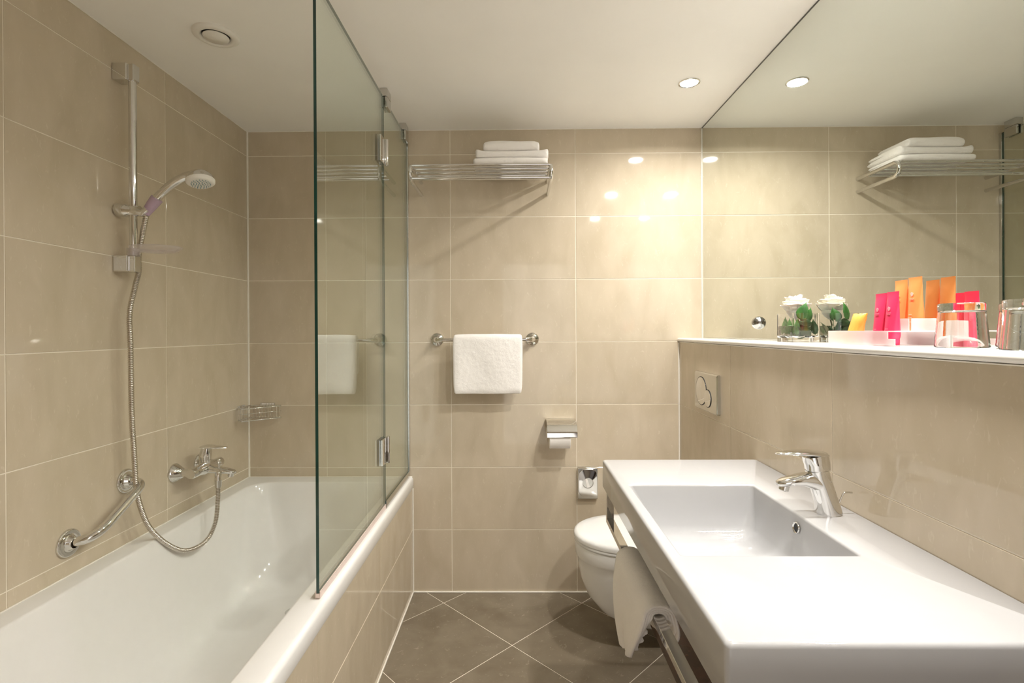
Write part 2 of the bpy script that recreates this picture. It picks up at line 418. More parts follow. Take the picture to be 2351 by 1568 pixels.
# ------------------------------------------------------------------ bathtub
tb = thing('bathtub', (-.58, -.9, 0), 'white built-in bathtub along the left wall', 'bathtub')
x0, x1, y0, y1 = XL + .001, XP + .006, -1.86, -.001
rings = [rr(x0 + .05, x1 - .055, y0 + .02, y1 - .03, .05, .06),
         rr(x0 + .03, x1 - .055, y0 + .01, y1 - .02, .05, .502),
         rr(x0, x1 - .002, y0, y1, .004, .502), rr(x0, x1, y0, y1, .005, .506), rr(x0, x1, y0, y1, .006, .540),
         rr(x0, x1 - .002, y0 + .002, y1, .004, .548), rr(x0, x1 - .007, y0 + .006, y1, .004, .5535), rr(x0, x1 - .014, y0 + .012, y1, .004, .555)]
ix0, ix1, iy0, iy1 = -.908, -.262, -1.76, -.085
rings += [rr(ix0 - .006, ix1 + .006, iy0 - .006, iy1 + .006, .095, .555), rr(ix0, ix1, iy0, iy1, .09, .5535), rr(ix0 + .004, ix1 - .004, iy0 + .005, iy1 - .004, .09, .548),
          rr(ix0 + .010, ix1 - .012, iy0 + .02, iy1 - .012, .10, .50), rr(ix0 + .022, ix1 - .022, iy0 + .06, iy1 - .03, .12, .42), rr(ix0 + .038, ix1 - .038, iy0 + .12, iy1 - .055, .14, .32),
          rr(ix0 + .055, ix1 - .055, iy0 + .19, iy1 - .085, .15, .23), rr(ix0 + .075, ix1 - .075, iy0 + .25, iy1 - .12, .15, .175), rr(ix0 + .105, ix1 - .105, iy0 + .30, iy1 - .16, .14, .145),
          rr(ix0 + .15, ix1 - .15, iy0 + .36, iy1 - .22, .12, .135)]
rel(MB().loft(rings, False, True).build('tub_body', 'acrylic', tb, smooth=60), tb)
rel(MB().lathe([(.030, .1345), (.030, .137), (.022, .139), (.0, .138)], (-.585, -.42, 0), n=28, cap0=False).build('drain', 'chrome', tb, smooth=40), tb)

# ------------------------------------------------------------------ glass screen
GX = -.2075; GT = .004; GTOP = 2.176
ss = thing('bath_screen', (GX, -.56, .557), 'frameless clear glass bath screen standing on the tub rim, hinged in two panels', 'glass screen')
def pane(name, ya, yb, za, zb):
    me = MB().box((GX - GT, ya, za), (GX + GT, yb, zb)).build(name, 'screen', ss)
    me.data.materials.append(M['screen_edge'])
    for p in me.data.polygons:
        if abs(p.normal.x) < .5: p.material_index = 1
    rel(me, ss); return me
p1 = pane('glass_panel', -1.128, -.4515, .5715, GTOP); p1['label'] = 'wide swinging glass panel'
p2 = pane('glass_panel', -.4465, -.014, .5715, GTOP); p2['label'] = 'narrow fixed glass panel next to the back wall'
rel(MB().box((GX - .0065, -1.128, .558), (GX - .0045, -.4515, .5765)).box((GX + .0045, -1.128, .558), (GX + .0065, -.4515, .5765)).box((GX - .0045, -1.128, .5585), (GX + .0045, -.4515, .5705)).build('bottom_seal', 'seal', ss, bevel=.0006), ss)
rel(MB().box((GX - .0085, -.4465, .556), (GX - .0045, -.012, .586)).box((GX + .0045, -.4465, .556), (GX + .0085, -.012, .586)).box((GX - .0045, -.4465, .5565), (GX + .0045, -.012, .571)).build('bottom_channel', 'satin', ss, bevel=.001), ss)
rel(MB().box((GX - .008, -.0135, .586), (GX + .008, -.0005, GTOP)).build('wall_channel', 'satin', ss, bevel=.001), ss)
rel(MB().box((GX - .003, -.4512, .5765), (GX + .003, -.4468, GTOP)).build('joint_seal', 'clear_plastic', ss), ss)
for zc in (1.955, .79):
    h = MB().box((GX + .0045, -.515, zc - .050), (GX + .011, -.452, zc + .050)).box((GX + .0045, -.446, zc - .043), (GX + .011, -.405, zc + .043)).build('hinge', 'chrome', ss, bevel=.0015)
    rel(h, ss)
    c = MB().lathe([(.0, -.052), (.006, -.052), (.0065, -.050), (.0065, .050), (.006, .052), (0, .052)], (GX + .016, -.449, zc), n=20, cap0=False, cap1=False).build('hinge_pin', 'chrome', h, smooth=40)
    c.location = (0, 0, 0)
    h2 = MB().box((GX - .0115, -.515, zc - .050), (GX - .0045, -.452, zc + .050)).build('hinge_plate', 'dark', h)
    h2.location = (0, 0, 0)
for yc in (-.405, -.065):
    c = MB().box((GX - .016, yc - .030, GTOP + .008), (GX + .016, yc + .030, ZC - .0005)).box((GX - .016, yc - .030, GTOP - .034), (GX - .0045, yc + .030, GTOP + .008)).box((GX + .0045, yc - .030, GTOP - .034), (GX + .016, yc + .030, GTOP + .008))
    o = c.build('ceiling_clamp', 'satin', ss, bevel=.003); rel(o, ss)
    g = MB().box((GX - .0044, yc - .0295, GTOP + .0005), (GX + .0044, yc + .0295, GTOP + .0078)).build('rubber_pad', 'dark', o); g.location = (0, 0, 0)

# ------------------------------------------------------------------ shower rail set (left wall)
RX, RY = -.927, -.808
sr = thing('shower_rail', (XL, RY, 1.45), 'vertical chrome shower rail with square brackets on the left wall', 'shower rail')
rel(MB().lathe([(.0115, 1.455), (.0115, 2.115)], (RX, RY, 0), n=28).build('rail_tube', 'chrome', sr, smooth=40), sr)
for za, zb in ((2.066, 2.120), (1.450, 1.503)):
    rel(MB().box((XL, RY - .022, za), (RX - .004, RY + .022, zb)).box((RX - .006, RY - .0145, za), (RX + .0145, RY + .0145, zb)).build('bracket', 'chrome', sr, bevel=.004, seg=3), sr)
sl = MB().lathe([(.0, -.050), (.019, -.050), (.021, -.046), (.021, -.018), (.018, -.014), (.018, .020)], (RX, RY, 1.648), (.96, .1, -.06), n=32, cap0=False).build('slider', 'chrome', sr, smooth=45); rel(sl, sr)
hk = MB().sweep([(RX + .012, RY - .004, 1.645), (RX + .035, RY - .004, 1.640), (RX + .050, RY - .002, 1.652)], [.012, .013, .014], [.012, .012, .012]).build('holder', 'chrome', sr, smooth=50); rel(hk, sr)
vc = MB().tube([(RX + .040, RY, 1.640), (RX + .062, RY, 1.668), (RX + .078, RY, 1.688)], [.013, .0165, .018], n=24).build('holder_cup', 'violet', sr, smooth=50); rel(vc, sr); vc['label'] = 'clear violet plastic cup'
hs = thing('hand_shower', (RX + .05, RY, 1.65), 'chrome hand shower with a round head resting in the rail holder', 'hand shower')
pa = spline([(RX + .045, RY, 1.650), (RX + .080, RY, 1.692), (RX + .125, RY, 1.732), (RX + .170, RY, 1.757), (RX + .205, RY, 1.766)], 6)
nn = len(pa)
rel(MB().sweep(pa, [.0115 + .004 * (i / nn) + (.010 * max(0, i / nn - .75) * 4 if i / nn > .75 else 0) for i in range(nn)], [.0115 + .002 * math.sin(i / nn * PI) for i in range(nn)], ex=2.1).build('handle', 'chrome', hs, smooth=60), hs)
hc = Vector((RX + .222, RY - .004, 1.748)); ax = Vector((.22, -.16, -1)).normalized()
rel(MB().lathe([(.0, -.027), (.016, -.0255), (.030, -.019), (.039, -.007), (.0425, .004)], hc, ax, n=40, cap0=False, cap1=False).build('head', 'chrome', hs, smooth=60), hs)
fp = MB().lathe([(.0425, .004), (.0415, .011), (.036, .015), (.030, .016), (.0, .0162)], hc, ax, n=40, cap0=False, cap1=False).build('face_plate', 'plastic', hs, smooth=50); rel(fp, hs)
nz = MB(); a_ = ax.orthogonal().normalized(); b_2 = ax.cross(a_)
for rad, cnt in ((.006, 5), (.013, 9), (.020, 14), (.027, 19)):
    for q in range(cnt):
        c = hc + a_ * rad * math.cos(q * 2 * PI / cnt + rad * 90) + b_2 * rad * math.sin(q * 2 * PI / cnt + rad * 90)
        nz.lathe([(.0016, .0155), (.0012, .019)], c, ax, n=6)
o = nz.build('nozzles', 'nozzle', fp); o['kind'] = 'stuff'; o.location = (0, 0, 0)
# soap dish on the rail
sd = thing('soap_dish', (RX, RY, 1.505), 'clear plastic oval soap dish clipped on the shower rail', 'soap dish')
def oval(cx, a, b, z, n=36): return [(cx + a * math.cos(q * 2 * PI / n), RY + b * math.sin(q * 2 * PI / n), z) for q in range(n)]
cx = RX + .074
rel(MB().loft([oval(cx, .050, .036, 1.514), oval(cx, .066, .048, 1.516), oval(cx, .073, .054, 1.523), oval(cx, .080, .060, 1.529), oval(cx, .080, .060, 1.531), oval(cx, .071, .052, 1.525), oval(cx, .064, .046, 1.519), oval(cx, .048, .034, 1.517)]).build('dish', 'clear_plastic', sd, smooth=60), sd)
rel(MB().lathe([(.0122, 1.504), (.018, 1.504), (.018, 1.527), (.0122, 1.527), (.0122, 1.504)], (RX, RY, 0), n=28, cap0=False, cap1=False).build('clip_ring', 'clear_plastic', sd, smooth=40), sd)
# hose
hp = [(-.884, -.806, 1.640), (-.899, -.797, 1.605), (-.920, -.779, 1.570), (-.938, -.768, 1.520), (-.940, -.768, 1.455), (-.932, -.795, 1.405), (-.930, -.822, 1.315), (-.930, -.819, 1.203), (-.929, -.817, .992), (-.926, -.811, .85), (-.924, -.806, .749), (-.919, -.791, .673),
      (-.910, -.764, .601), (-.894, -.713, .531), (-.876, -.649, .478), (-.860, -.587, .466), (-.849, -.538, .483), (-.842, -.507, .532), (-.840, -.496, .604), (-.8405, -.4915, .650), (-.841, -.490, .668)]
# keep the hose out of the rail and bracket: pass on the near side
hp = [(x + (.034 if 1.44 <= z <= 1.57 else .0) * 0, y - (.0), z) for x, y, z in hp]
def even(pts, step):
    P = spline(pts, 24); out = [P[0]]; acc = 0
    for a, b in zip(P, P[1:]):
        d = (b - a).length
        while acc + d >= step:
            t = (step - acc) / d; a = a + (b - a) * t; out.append(a); d = (b - a).length; acc = 0
        acc += d
    out.append(P[-1]); return out
hpe = even(hp, .00145)
hr = [(.0078, .0082, .0082, .0064)[i % 4] for i in range(len(hpe))]
ho = MB().tube(hpe, hr, n=12).build('shower_hose', 'satin', smooth=30)
ho.data.materials[0] = simple('hose_metal', (.62, .58, .52), .24, metal=1.0, vary=0)
tag(ho, 'ribbed metal shower hose hanging in a loop from the hand shower to the tub mixer', 'hose')

# ------------------------------------------------------------------ grab bar
gb = thing('grab_bar', (XL, -.89, .70), 'angled chrome grab bar on the left wall above the tub', 'grab bar')
A, Bq = Vector((XL, -1.0, .650)), Vector((XL, -.781, .765))
d = (Bq - A).normalized(); off = Vector((.068, 0, 0))
def corner(p, q0, q1, n=8): return [(q0 * (1 - t) ** 2 + p * 2 * t * (1 - t) + q1 * t * t) for t in [i / n for i in range(n + 1)]]
pth = [A + Vector((.002, 0, 0)), A + Vector((.02, 0, 0)) + d * .005] + corner(A + off + d * .02, A + off * .45 + d * .008, A + off + d * .075) + corner(Bq + off - d * .004, Bq + off - d * .05, Bq + off * .45 - d * .002) + [Bq + Vector((.002, 0, 0))]
rel(MB().tube(pth, .0135, n=24).build('bar', 'chrome', gb, smooth=60), gb)
for c in (A, Bq):
    rel(MB().lathe([(.0395, .0002), (.0395, .005), (.037, .008), (.034, .0075), (.024, .006), (.019, .010), (.0165, .020), (.0140, .022)], c, (1, 0, 0), n=40, cap0=False, cap1=False).build('flange', 'chrome', gb, smooth=60), gb)

# ------------------------------------------------------------------ tub mixer
MY, MZ, MX = -.463, .724, -.905
mx = thing('bath_mixer', (XL, MY, MZ), 'chrome single-lever bath mixer tap on the left wall', 'tap')
for yy in (-.54, -.386):
    f = MB().lathe([(.036, .0002), (.036, .004), (.034, .007), (.017, .034), (.013, .036)], (XL, yy, MZ), (1, 0, 0), n=40, cap0=False).build('escutcheon', 'chrome', mx, smooth=35); rel(f, mx)
    n2 = MB().tube([(XL + .033, yy, MZ), (MX - .002, yy, MZ)], .0135, n=24).build('union_nut', 'chrome', mx, smooth=40); rel(n2, mx)
rel(MB().tube([(MX, -.560, MZ), (MX, -.556, MZ), (MX, -.515, MZ), (MX, -.490, MZ), (MX, -.436, MZ), (MX, -.411, MZ), (MX, -.370, MZ), (MX, -.366, MZ)], [.0175, .0195, .0195, .024, .024, .0195, .0195, .0175], n=32).build('body', 'chrome', mx, smooth=50), mx)
rel(MB().sweep([(MX - .012, MY, MZ - .002), (MX + .02, MY, MZ - .004), (MX + .055, MY, MZ - .010), (MX + .085, MY, MZ - .013), (MX + .108, MY, MZ - .017), (MX + .116, MY, MZ - .019)], [.024, .023, .021, .019, .015, .008], [.021, .018, .013, .010, .008, .004]).build('spout', 'chrome', mx, smooth=60), mx)
rel(MB().tube([(MX + .100, MY, MZ - .020), (MX + .096, MY, MZ - .034)], .0105, n=24).build('aerator', 'chrome', mx, smooth=40), mx)
rel(MB().tube([(MX - .003, MY, MZ + .012), (MX - .002, MY, MZ + .032)], .0205, n=32).build('neck', 'chrome', mx, smooth=40), mx)
rel(MB().sweep([(MX - .004, MY, MZ + .033), (MX - .002, MY, MZ + .052), (MX + .003, MY, MZ + .078)], [.0205, .0205, .017], [.0205, .021, .017], side=(0, 1, 0)).build('cartridge_cap', 'chrome', mx, smooth=50), mx)
rel(MB().sweep([(MX - .016, MY, MZ + .080), (MX + .008, MY, MZ + .082), (MX + .040, MY, MZ + .081), (MX + .075, MY, MZ + .079), (MX + .084, MY, MZ + .078)], [.016, .018, .016, .013, .006], [.006, .009, .006, .004, .002]).build('lever', 'chrome', mx, smooth=60), mx)
rel(MB().lathe([(.0045, 0), (.0045, .016), (.008, .020), (.0085, .030), (.006, .034), (0, .034)], (MX + .052, MY, MZ - .002), n=20, cap1=False).build('diverter_knob', 'chrome', mx, smooth=40), mx)
rel(MB().tube([(MX + .062, MY - .020, MZ - .016), (MX + .063, MY - .026, MZ - .026), (MX + .064, MY - .027, MZ - .052)], [.012, .0115, .0115], n=24).build('hose_outlet', 'chrome', mx, smooth=40), mx)
rel(MB().tube([(-.841, -.490, .682), (-.841, -.490, .655)], [.0125, .011], n=20).build('hose_nut', 'satin', mx, smooth=40), mx)

# ------------------------------------------------------------------ corner wire basket
cb = thing('corner_basket', (XL, 0, .85), 'chrome wire soap basket in the corner over the bathtub', 'basket')
wz0, wz1 = .846, .902
cpt = [(XL + .012, -.120), (XL + .012, -.014), (XL + .030, -.010), (-.830, -.010), (-.818, -.020), (-.822, -.034), (XL + .052, -.128), (XL + .028, -.134), (XL + .012, -.120)]
pp = spline([(x, y, 0) for x, y in cpt], 5)
for z_, r_ in ((wz1, .0028), (wz0, .0026), (wz1 - .022, .0014)):
    q = [(p.x, p.y, z_) for p in pp]
    if z_ == wz1 - .022: q = [(p.x, p.y, z_ - .002) for p in pp if p.y < -.020 and p.x > XL + .014]
    rel(MB().tube(q, r_, n=8).build('wire', 'chrome', cb, smooth=60), cb)
for i in range(10):
    t = i / 9; x = XL + .030 + t * .125; yb = -.010; yf = -.128 + (x - (XL + .052)) / (.105) * .092 if x > XL + .052 else -.130
    yf = min(yf, -.030)
    q = [(x, yb, wz1), (x, yb, wz0), (x, yf, wz0)]
    if i < 3 or i == 9: q.append((x, yf, wz1))
    rel(MB().tube(q, .0013, n=6).build('wire', 'chrome', cb), cb)
for i in range(6):
    y = -.03 - i * .017
    rel(MB().tube([(XL + .012, y, wz1), (XL + .012, y, wz0), (XL + .04, y, wz0)], .0013, n=6).build('wire', 'chrome', cb), cb)
rel(MB().box((XL, -.105, wz1 - .006), (XL + .010, -.050, wz1 + .010)).build('bracket', 'chrome', cb, bevel=.002), cb)
rel(MB().box((XL + .060, -.008, wz1 - .006), (XL + .130, 0, wz1 + .012)).build('bracket', 'chrome', cb, bevel=.002), cb)

# ------------------------------------------------------------------ towel rack on the back wall
tr = thing('towel_rack', (.16, 0, 1.91), 'chrome wall rack of parallel rods carrying folded towels', 'towel rack')
ZU, ZD, YR = 1.966, 1.906, -.268
for xx in (-.138, .466):
    q = [(xx, -.001, ZU), (xx, YR + .035, ZU)] + [(xx, YR + .03 - .03 * math.sin(a), (ZU + ZD) / 2 + .03 * math.cos(a)) for a in [i * PI / 10 for i in range(11)]] + [(xx, YR + .035, ZD), (xx, -.001, ZD)]
    rel(MB().tube(q, .0085, n=20).build('side_frame', 'chrome', tr, smooth=60), tr)
for yy in (-.262, -.212, -.162, -.112, -.062):
    rel(MB().tube([(-.1305, yy, ZU - .002), (.4585, yy, ZU - .002)], .0060, n=14).build('rod', 'chrome', tr, smooth=60), tr)
rel(MB().tube([(-.1305, YR + .010, ZD + .004), (.4585, YR + .010, ZD + .004)], .0070, n=14).build('rod', 'chrome', tr, smooth=60), tr)

# ------------------------------------------------------------------ cloth
def noise3(x, y, z, s=0):
    return (math.sin(x * 21 + s) * math.cos(y * 17 + z * 13 + s * 1.7) + .5 * math.sin(x * 47 + z * 39 + s * 2.1) * math.sin(y * 43 + s)) / 1.5
def strip(path, th, xs, fn=None, amp=.0015, seed=0, tip=.6):
    P = [Vector((0, y, z)) for y, z in path]; n = len(P); rings = []
    for xi, x in enumerate(xs):
        e = min(xi, len(xs) - 1 - xi); f = [tip, .85, 1.0][min(e, 2)]
        up, dn = [], []
        for i in range(n):
            t = (P[min(i + 1, n - 1)] - P[max(i - 1, 0)]).normalized(); nn_ = Vector((0, -t.z, t.y))
            g = f * (.45 if i in (0, n - 1) else 1)
            for lst, s_ in ((up, 1), (dn, -1)):
                p = Vector((x, P[i].y, P[i].z)) + nn_ * th * .5 * g * s_
                p += nn_ * s_ * amp * noise3(p.x, p.y, p.z, seed)
                lst.append(fn(p) if fn else p)
        rings.append(up + dn[::-1])
    return MB().loft(rings)
def lin(a, b, n): return [a + (b - a) * i / n for i in range(n + 1)]
# towel over the rail on the back wall
tw = thing('towel_rail', (.16, 0, 1.213), 'short chrome towel rail with round rosettes on the back wall', 'towel rail')
for xx, s_ in ((-.066, 1), (.390, -1)):
    rel(MB().lathe([(.0325, 0.0002), (.0325, .004), (.030, .008), (.022, .014), (.013, .020), (.0085, .030)], (xx, 0, 1.213), (0, -1, 0), n=40, cap0=False).build('rosette', 'chrome', tw, smooth=60), tw)
    rel(MB().sweep([(xx, -.018, 1.213), (xx + s_ * .002, -.048, 1.213), (xx + s_ * .012, -.066, 1.213), (xx + s_ * .034, -.070, 1.213)], [.012, .012, .012, .010], [.009, .009, .010, .009], side=(0, 0, 1)).build('arm', 'chrome', tw, smooth=60), tw)
rel(MB().tube([(-.04, -.070, 1.213), (.364, -.070, 1.213)], .0075, n=18).build('rod', 'chrome', tw, smooth=60), tw)
pth = [(-.0875, z) for z in lin(.962, 1.20, 14)] + [(-.070 - .0175 * math.cos(a), 1.213 + .019 * math.sin(a)) for a in lin(.2, PI - .2, 8)] + [(-.0515, z) for z in lin(1.20, 1.05, 8)]
def hang(p):
    k = (1.24 - p.z) / .28
    return Vector((p.x + .004 * k * (1 if p.x < .18 else -.6), p.y - .004 * math.sin(p.x * 30 + 1) * k - .003 * noise3(p.x, p.z, 0, 3) * k, p.z + .003 * math.sin(p.x * 25) * max(0, k - .9) * 10 * .2))
t1 = strip(pth, .015, lin(.016, .344, 26), hang, .0018, 1).build('hand_towel', 'cloth', smooth=70, sub=1)
tag(t1, 'white terry hand towel folded over the short chrome rail on the back wall', 'towel')
# folded towels on the rack
def folded(xa, xb, ya, yb, za, h, seed, tilt=0):
    th = h / 2 - .0005; zc0, zc1 = za + th / 2, za + h - th / 2
    p = [(y, zc0) for y in lin(yb, ya + th * .6, 10)] + [(ya + th * .6 - th * .55 * math.sin(a), (zc0 + zc1) / 2 - (zc1 - zc0) / 2 * math.cos(a)) for a in lin(.3, PI - .3, 5)] + [(y, zc1) for y in lin(ya + th * .6, yb - .01, 10)]
    def f(p_):
        e = max(0, abs(p_.x - (xa + xb) / 2) / ((xb - xa) / 2) - .8)
        return Vector((p_.x, p_.y, p_.z + tilt * e * (p_.z - za) / h * .12))
    return strip(p, th, lin(xa, xb, 22), f, .0016, seed, .75)
o = folded(.128, .456, -.258, -.035, 1.9712, .0275, 2, 0).build('bath_towel', 'cloth', smooth=70, sub=1); tag(o, 'white bath towel at the bottom of the pile on the chrome rack', 'towel', 'folded towels on the rack')
o = folded(.138, .459, -.256, -.040, 2.0000, .0285, 5, .5).build('bath_towel', 'cloth', smooth=70, sub=1); tag(o, 'white bath towel in the middle of the pile on the chrome rack', 'towel', 'folded towels on the rack')
o = folded(.172, .420, -.250, -.050, 2.0305, .043, 9, -.25).build('rolled_towel', 'cloth', smooth=70, sub=1); tag(o, 'smaller thick white towel on top of the pile on the chrome rack', 'towel', 'folded towels on the rack')

# ------------------------------------------------------------------ toilet paper holder, bag dispenser
tp = thing('toilet_roll_holder', (.525, 0, .82), 'chrome toilet roll holder with curved lid on the back wall', 'toilet roll holder')
pr_ = [(-.004, .833), (-.045, .836), (-.080, .830), (-.108, .812), (-.120, .790), (-.123, .766), (-.120, .7655), (-.117, .789), (-.105, .809), (-.079, .8265), (-.045, .8325), (-.004, .8295)]
rel(MB().loft([[(x, y, z) for y, z in pr_] for x in (.452, .590)]).build('lid', 'chrome', tp, smooth=35), tp)
rel(MB().box((.462, -.006, .775), (.580, 0, .834)).build('back_plate', 'chrome', tp, bevel=.002), tp)
rel(MB().tube([(.455, -.006, .792), (.455, -.060, .765), (.455, -.072, .757), (.560, -.072, .757), (.572, -.072, .757)], .0035, n=12).build('arm', 'chrome', tp, smooth=60), tp)
tpr = MB().loft([[(x, -.072 + r * math.cos(a), .752 + r * math.sin(a)) for a in [i * 2 * PI / 40 for i in range(40)]] for x, r in ((.560, .016), (.560, .0445), (.559, .0455), (.465, .0455), (.464, .0445), (.464, .016), (.560, .016))], False, False).build('toilet_roll', 'paper', smooth=40)
tag(tpr, 'white toilet roll on the chrome holder', 'toilet roll')
dp = thing('bag_dispenser', (.649, 0, .53), 'small rectangular chrome bag dispenser with a round opening below the roll holder', 'dispenser')
bx = MB().loft([[(x, y, z) for x, z in [(p[0], p[1]) for p in rr(.602 + i, .696 - i, .454 + i, .600 - i, .003, 0)]] for y, i in ((-.0002, 0), (-.022, 0), (-.0245, .002))], False, True)
rel(bx.build('case', 'satin', dp, smooth=40), dp)
ring1 = [(p[0], p[1]) for p in rr(.606, .692, .466, .596, .026, 0, 8)]
def circ(cx, cz, r, n=32): return [(cx + r * math.cos(PI / 16 / 2 + i * 2 * PI / n), cz + r * math.sin(PI / 16 / 2 + i * 2 * PI / n)) for i in range(n)]
rel(MB().loft([[(x, -.0247, z) for x, z in ring1], [(x * .97 + .649 * .03, -.0300, z * .97 + .531 * .03) for x, z in ring1], [(x, -.0315, z) for x, z in circ(.649, .531, .0255)], [(x, -.0300, z) for x, z in circ(.649, .531, .0245)], [(x, -.0262, z) for x, z in circ(.649, .531, .0240)]], False, False).build('front_cover', 'chrome', dp, smooth=40), dp)
o = MB().loft([[(x, -.0260, z) for x, z in circ(.649, .531, .0238)], [(x, -.0258, z) for x, z in circ(.649, .531, .0238)]]).build('opening', 'satin', dp); rel(o, dp)
o = MB().prism([(.635, .549), (.645, .554), (.658, .513), (.646, .508)], -.0295, -.0262, 1).build('paper_bag', 'paper', dp, bevel=.001); rel(o, dp); o['label'] = 'white bag end showing in the opening'

# ------------------------------------------------------------------ flush plate
fpl = thing('flush_plate', (XN, -.37, 1.0), 'square brushed chrome dual flush plate on the lower right wall', 'flush plate')
rel(MB().loft([[(x, y, z) for y, z in [(p[0], p[1]) for p in rr(-.494 + i, -.250 - i, .924 + i, 1.079 - i, .006, 0)]] for x, i in ((XN - .0002, 0), (XN - .010, 0), (XN - .014, .004))], False, True).build('plate', 'satin', fpl, smooth=30), fpl)
for cy_2, cz_, ry in ((-.329, 1.002, .058), (-.402, .979, .035)):
    x_ = XN - .0142
    rel(MB().loft([[(x_ - dx, cy_2 + (ry + dr) * math.cos(a), cz_ + (ry + dr) * math.sin(a)) for a in [i * 2 * PI / 44 for i in range(44)]] for dr, dx in ((.0012, 0), (.0012, .0012), (-.0004, .0012), (-.0012, .0004))], False, False).build('button_ring', 'dark', fpl, smooth=40), fpl)
    rel(MB().loft([[(x_ - dx, cy_2 + (ry + dr) * math.cos(a), cz_ + (ry + dr) * math.sin(a)) for a in [i * 2 * PI / 44 for i in range(44)]] for dr, dx in ((-.0012, .0), (-.0014, .0016 if ry > .05 else .0024), (-.003, .0020 if ry > .05 else .0028))], False, True).build('button', 'chrome', fpl, smooth=40), fpl)

# ------------------------------------------------------------------ toilet
tl = thing('toilet', (XN, -.335, 0), 'white wall-hung toilet with closed rounded lid beyond the washbasin', 'toilet')
TY = -.335
def dring(z, xf, w, xb=XN - .001, a=None, n=26):
    a = a or w * 1.25; xc = xf + a; pts = []
    for i in range(n + 1):
        t = -PI / 2 + PI * i / n
        pts.append((xc - a * abs(math.cos(t)) ** .9, TY - w * math.sin(t), z))
    for k in (.33, .66, 1.0): pts.append((xc + (xb - xc) * k, TY - w * (1 - .06 * k), z))
    for k in (1.0, .66, .33): pts.append((xc + (xb - xc) * k, TY + w * (1 - .06 * k), z))
    return pts
rel(MB().loft([dring(.070, .80, .075), dring(.074, .735, .100), dring(.090, .690, .118), dring(.12, .645, .138), dring(.176, .600, .156), dring(.24, .575, .168), dring(.30, .564, .175), dring(.328, .561, .1775), dring(.333, .557, .181), dring(.340, .555, .183), dring(.385, .552, .185), dring(.389, .555, .183)]).build('bowl', 'ceramic', tl, smooth=60), tl)
rel(MB().loft([dring(.3915, .555, .183, 1.045), dring(.393, .550, .187, 1.045), dring(.401, .549, .188, 1.045), dring(.403, .552, .186, 1.045)]).build('seat', 'ceramic', tl, smooth=60), tl)
rel(MB().loft([dring(.4045, .552, .186, 1.045), dring(.406, .548, .189, 1.045), dring(.418, .548, .189, 1.045), dring(.425, .552, .185, 1.045), dring(.4295, .562, .177, 1.045), dring(.4315, .60, .150, 1.04), dring(.4325, .70, .09, 1.03)]).build('lid', 'ceramic', tl, smooth=60), tl)
for yy in (-.08, .08):
    rel(MB().tube([(1.055, TY + yy - .02, .405), (1.055, TY + yy + .02, .405)], .009, n=16).build('hinge', 'chrome', tl, smooth=40), tl)

# ------------------------------------------------------------------ washbasin
VX0, VX1, VY0, VY1, VZ0, VZ1 = .593, XN - .0005, -1.767, -.776, .742, .831
vb = thing('washbasin', (XN, -1.27, .74), 'wide white rectangular washbasin counter on the right wall', 'washbasin')
bx0, bx1, by0, by1 = .622, .955, -1.494, -1.053
rg = [rr(bx0 + .03, bx1 + .03, by0 - .02, by1 + .02, .03, .672), rr(bx0 + .02, bx1 + .035, by0 - .025, by1 + .025, .03, .70), rr(bx0 + .02, bx1 + .035, by0 - .025, by1 + .025, .03, VZ0 + .01),
      rr(VX0 + .012, VX1 - .004, VY0 + .012, VY1 - .012, .004, VZ0 + .01), rr(VX0 + .012, VX1 - .004, VY0 + .012, VY1 - .012, .004, VZ0), rr(VX0 + .003, VX1 - .003, VY0 + .003, VY1 - .003, .004, VZ0), rr(VX0, VX1, VY0, VY1, .006, VZ0 + .003)]
for i in range(7):
    a = i * PI / 12; s_ = .0075 * (1 - math.cos(a)); rg.append(rr(VX0 + s_, VX1 - min(s_, .001), VY0 + s_, VY1 - s_, .0085, VZ1 - .0075 + .0075 * math.sin(a)))
for i in range(6):
    a = i * PI / 10; rg.append(rr(bx0 - .006 * (1 - math.sin(a)), bx1 + .006 * (1 - math.sin(a)), by0 - .006 * (1 - math.sin(a)), by1 + .006 * (1 - math.sin(a)), .010, VZ1 - .006 * (1 - math.cos(a))))
rg += [rr(bx0 + .012, bx1 - .001, by0 + .003, by1 - .002, .014, .800), rr(bx0 + .028, bx1 - .004, by0 + .008, by1 - .006, .020, .760), rr(bx0 + .044, bx1 - .009, by0 + .014, by1 - .012, .026, .725),
       rr(bx0 + .056, bx1 - .018, by0 + .022, by1 - .022, .030, .706), rr(bx0 + .074, bx1 - .036, by0 + .038, by1 - .040, .032, .697), rr(bx0 + .12, bx1 - .08, by0 + .09, by1 - .09, .03, .693)]
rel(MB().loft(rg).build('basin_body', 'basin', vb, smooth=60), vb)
dn = Vector((-.994, 0, .10)).normalized()
of = MB().lathe([(.013, -.001), (.013, .0015), (.0118, .0028), (.0100, .0015), (.0092, -.0)], (.9515, -1.280, .800), dn, n=32, cap0=False, cap1=False).build('overflow_ring', 'chrome', vb, smooth=50); rel(of, vb)
rel(MB().lathe([(.0093, .0003), (.0092, .0006)], (.9515, -1.280, .800), dn, n=24).build('overflow_hole', 'dark', vb), vb)
rel(MB().lathe([(.028, .6935), (.028, .6965), (.022, .700), (0, .7015)], (.80, -1.27, 0), n=32, cap0=False).build('drain_plug', 'chrome', vb, smooth=50), vb)
# towel rail under the counter
br = thing('basin_rail', (.60, -1.27, .63), 'flat chrome towel rail below the front edge of the washbasin', 'towel rail')
rel(MB().box((.602, -1.750, .631), (.625, -.790, .646)).box((.602, -.805, .646), (.625, -.790, VZ0 - .0005)).box((.602, -1.750, .646), (.625, -1.735, VZ0 - .0005)).build('bar', 'chrome', br, bevel=.0012), br)
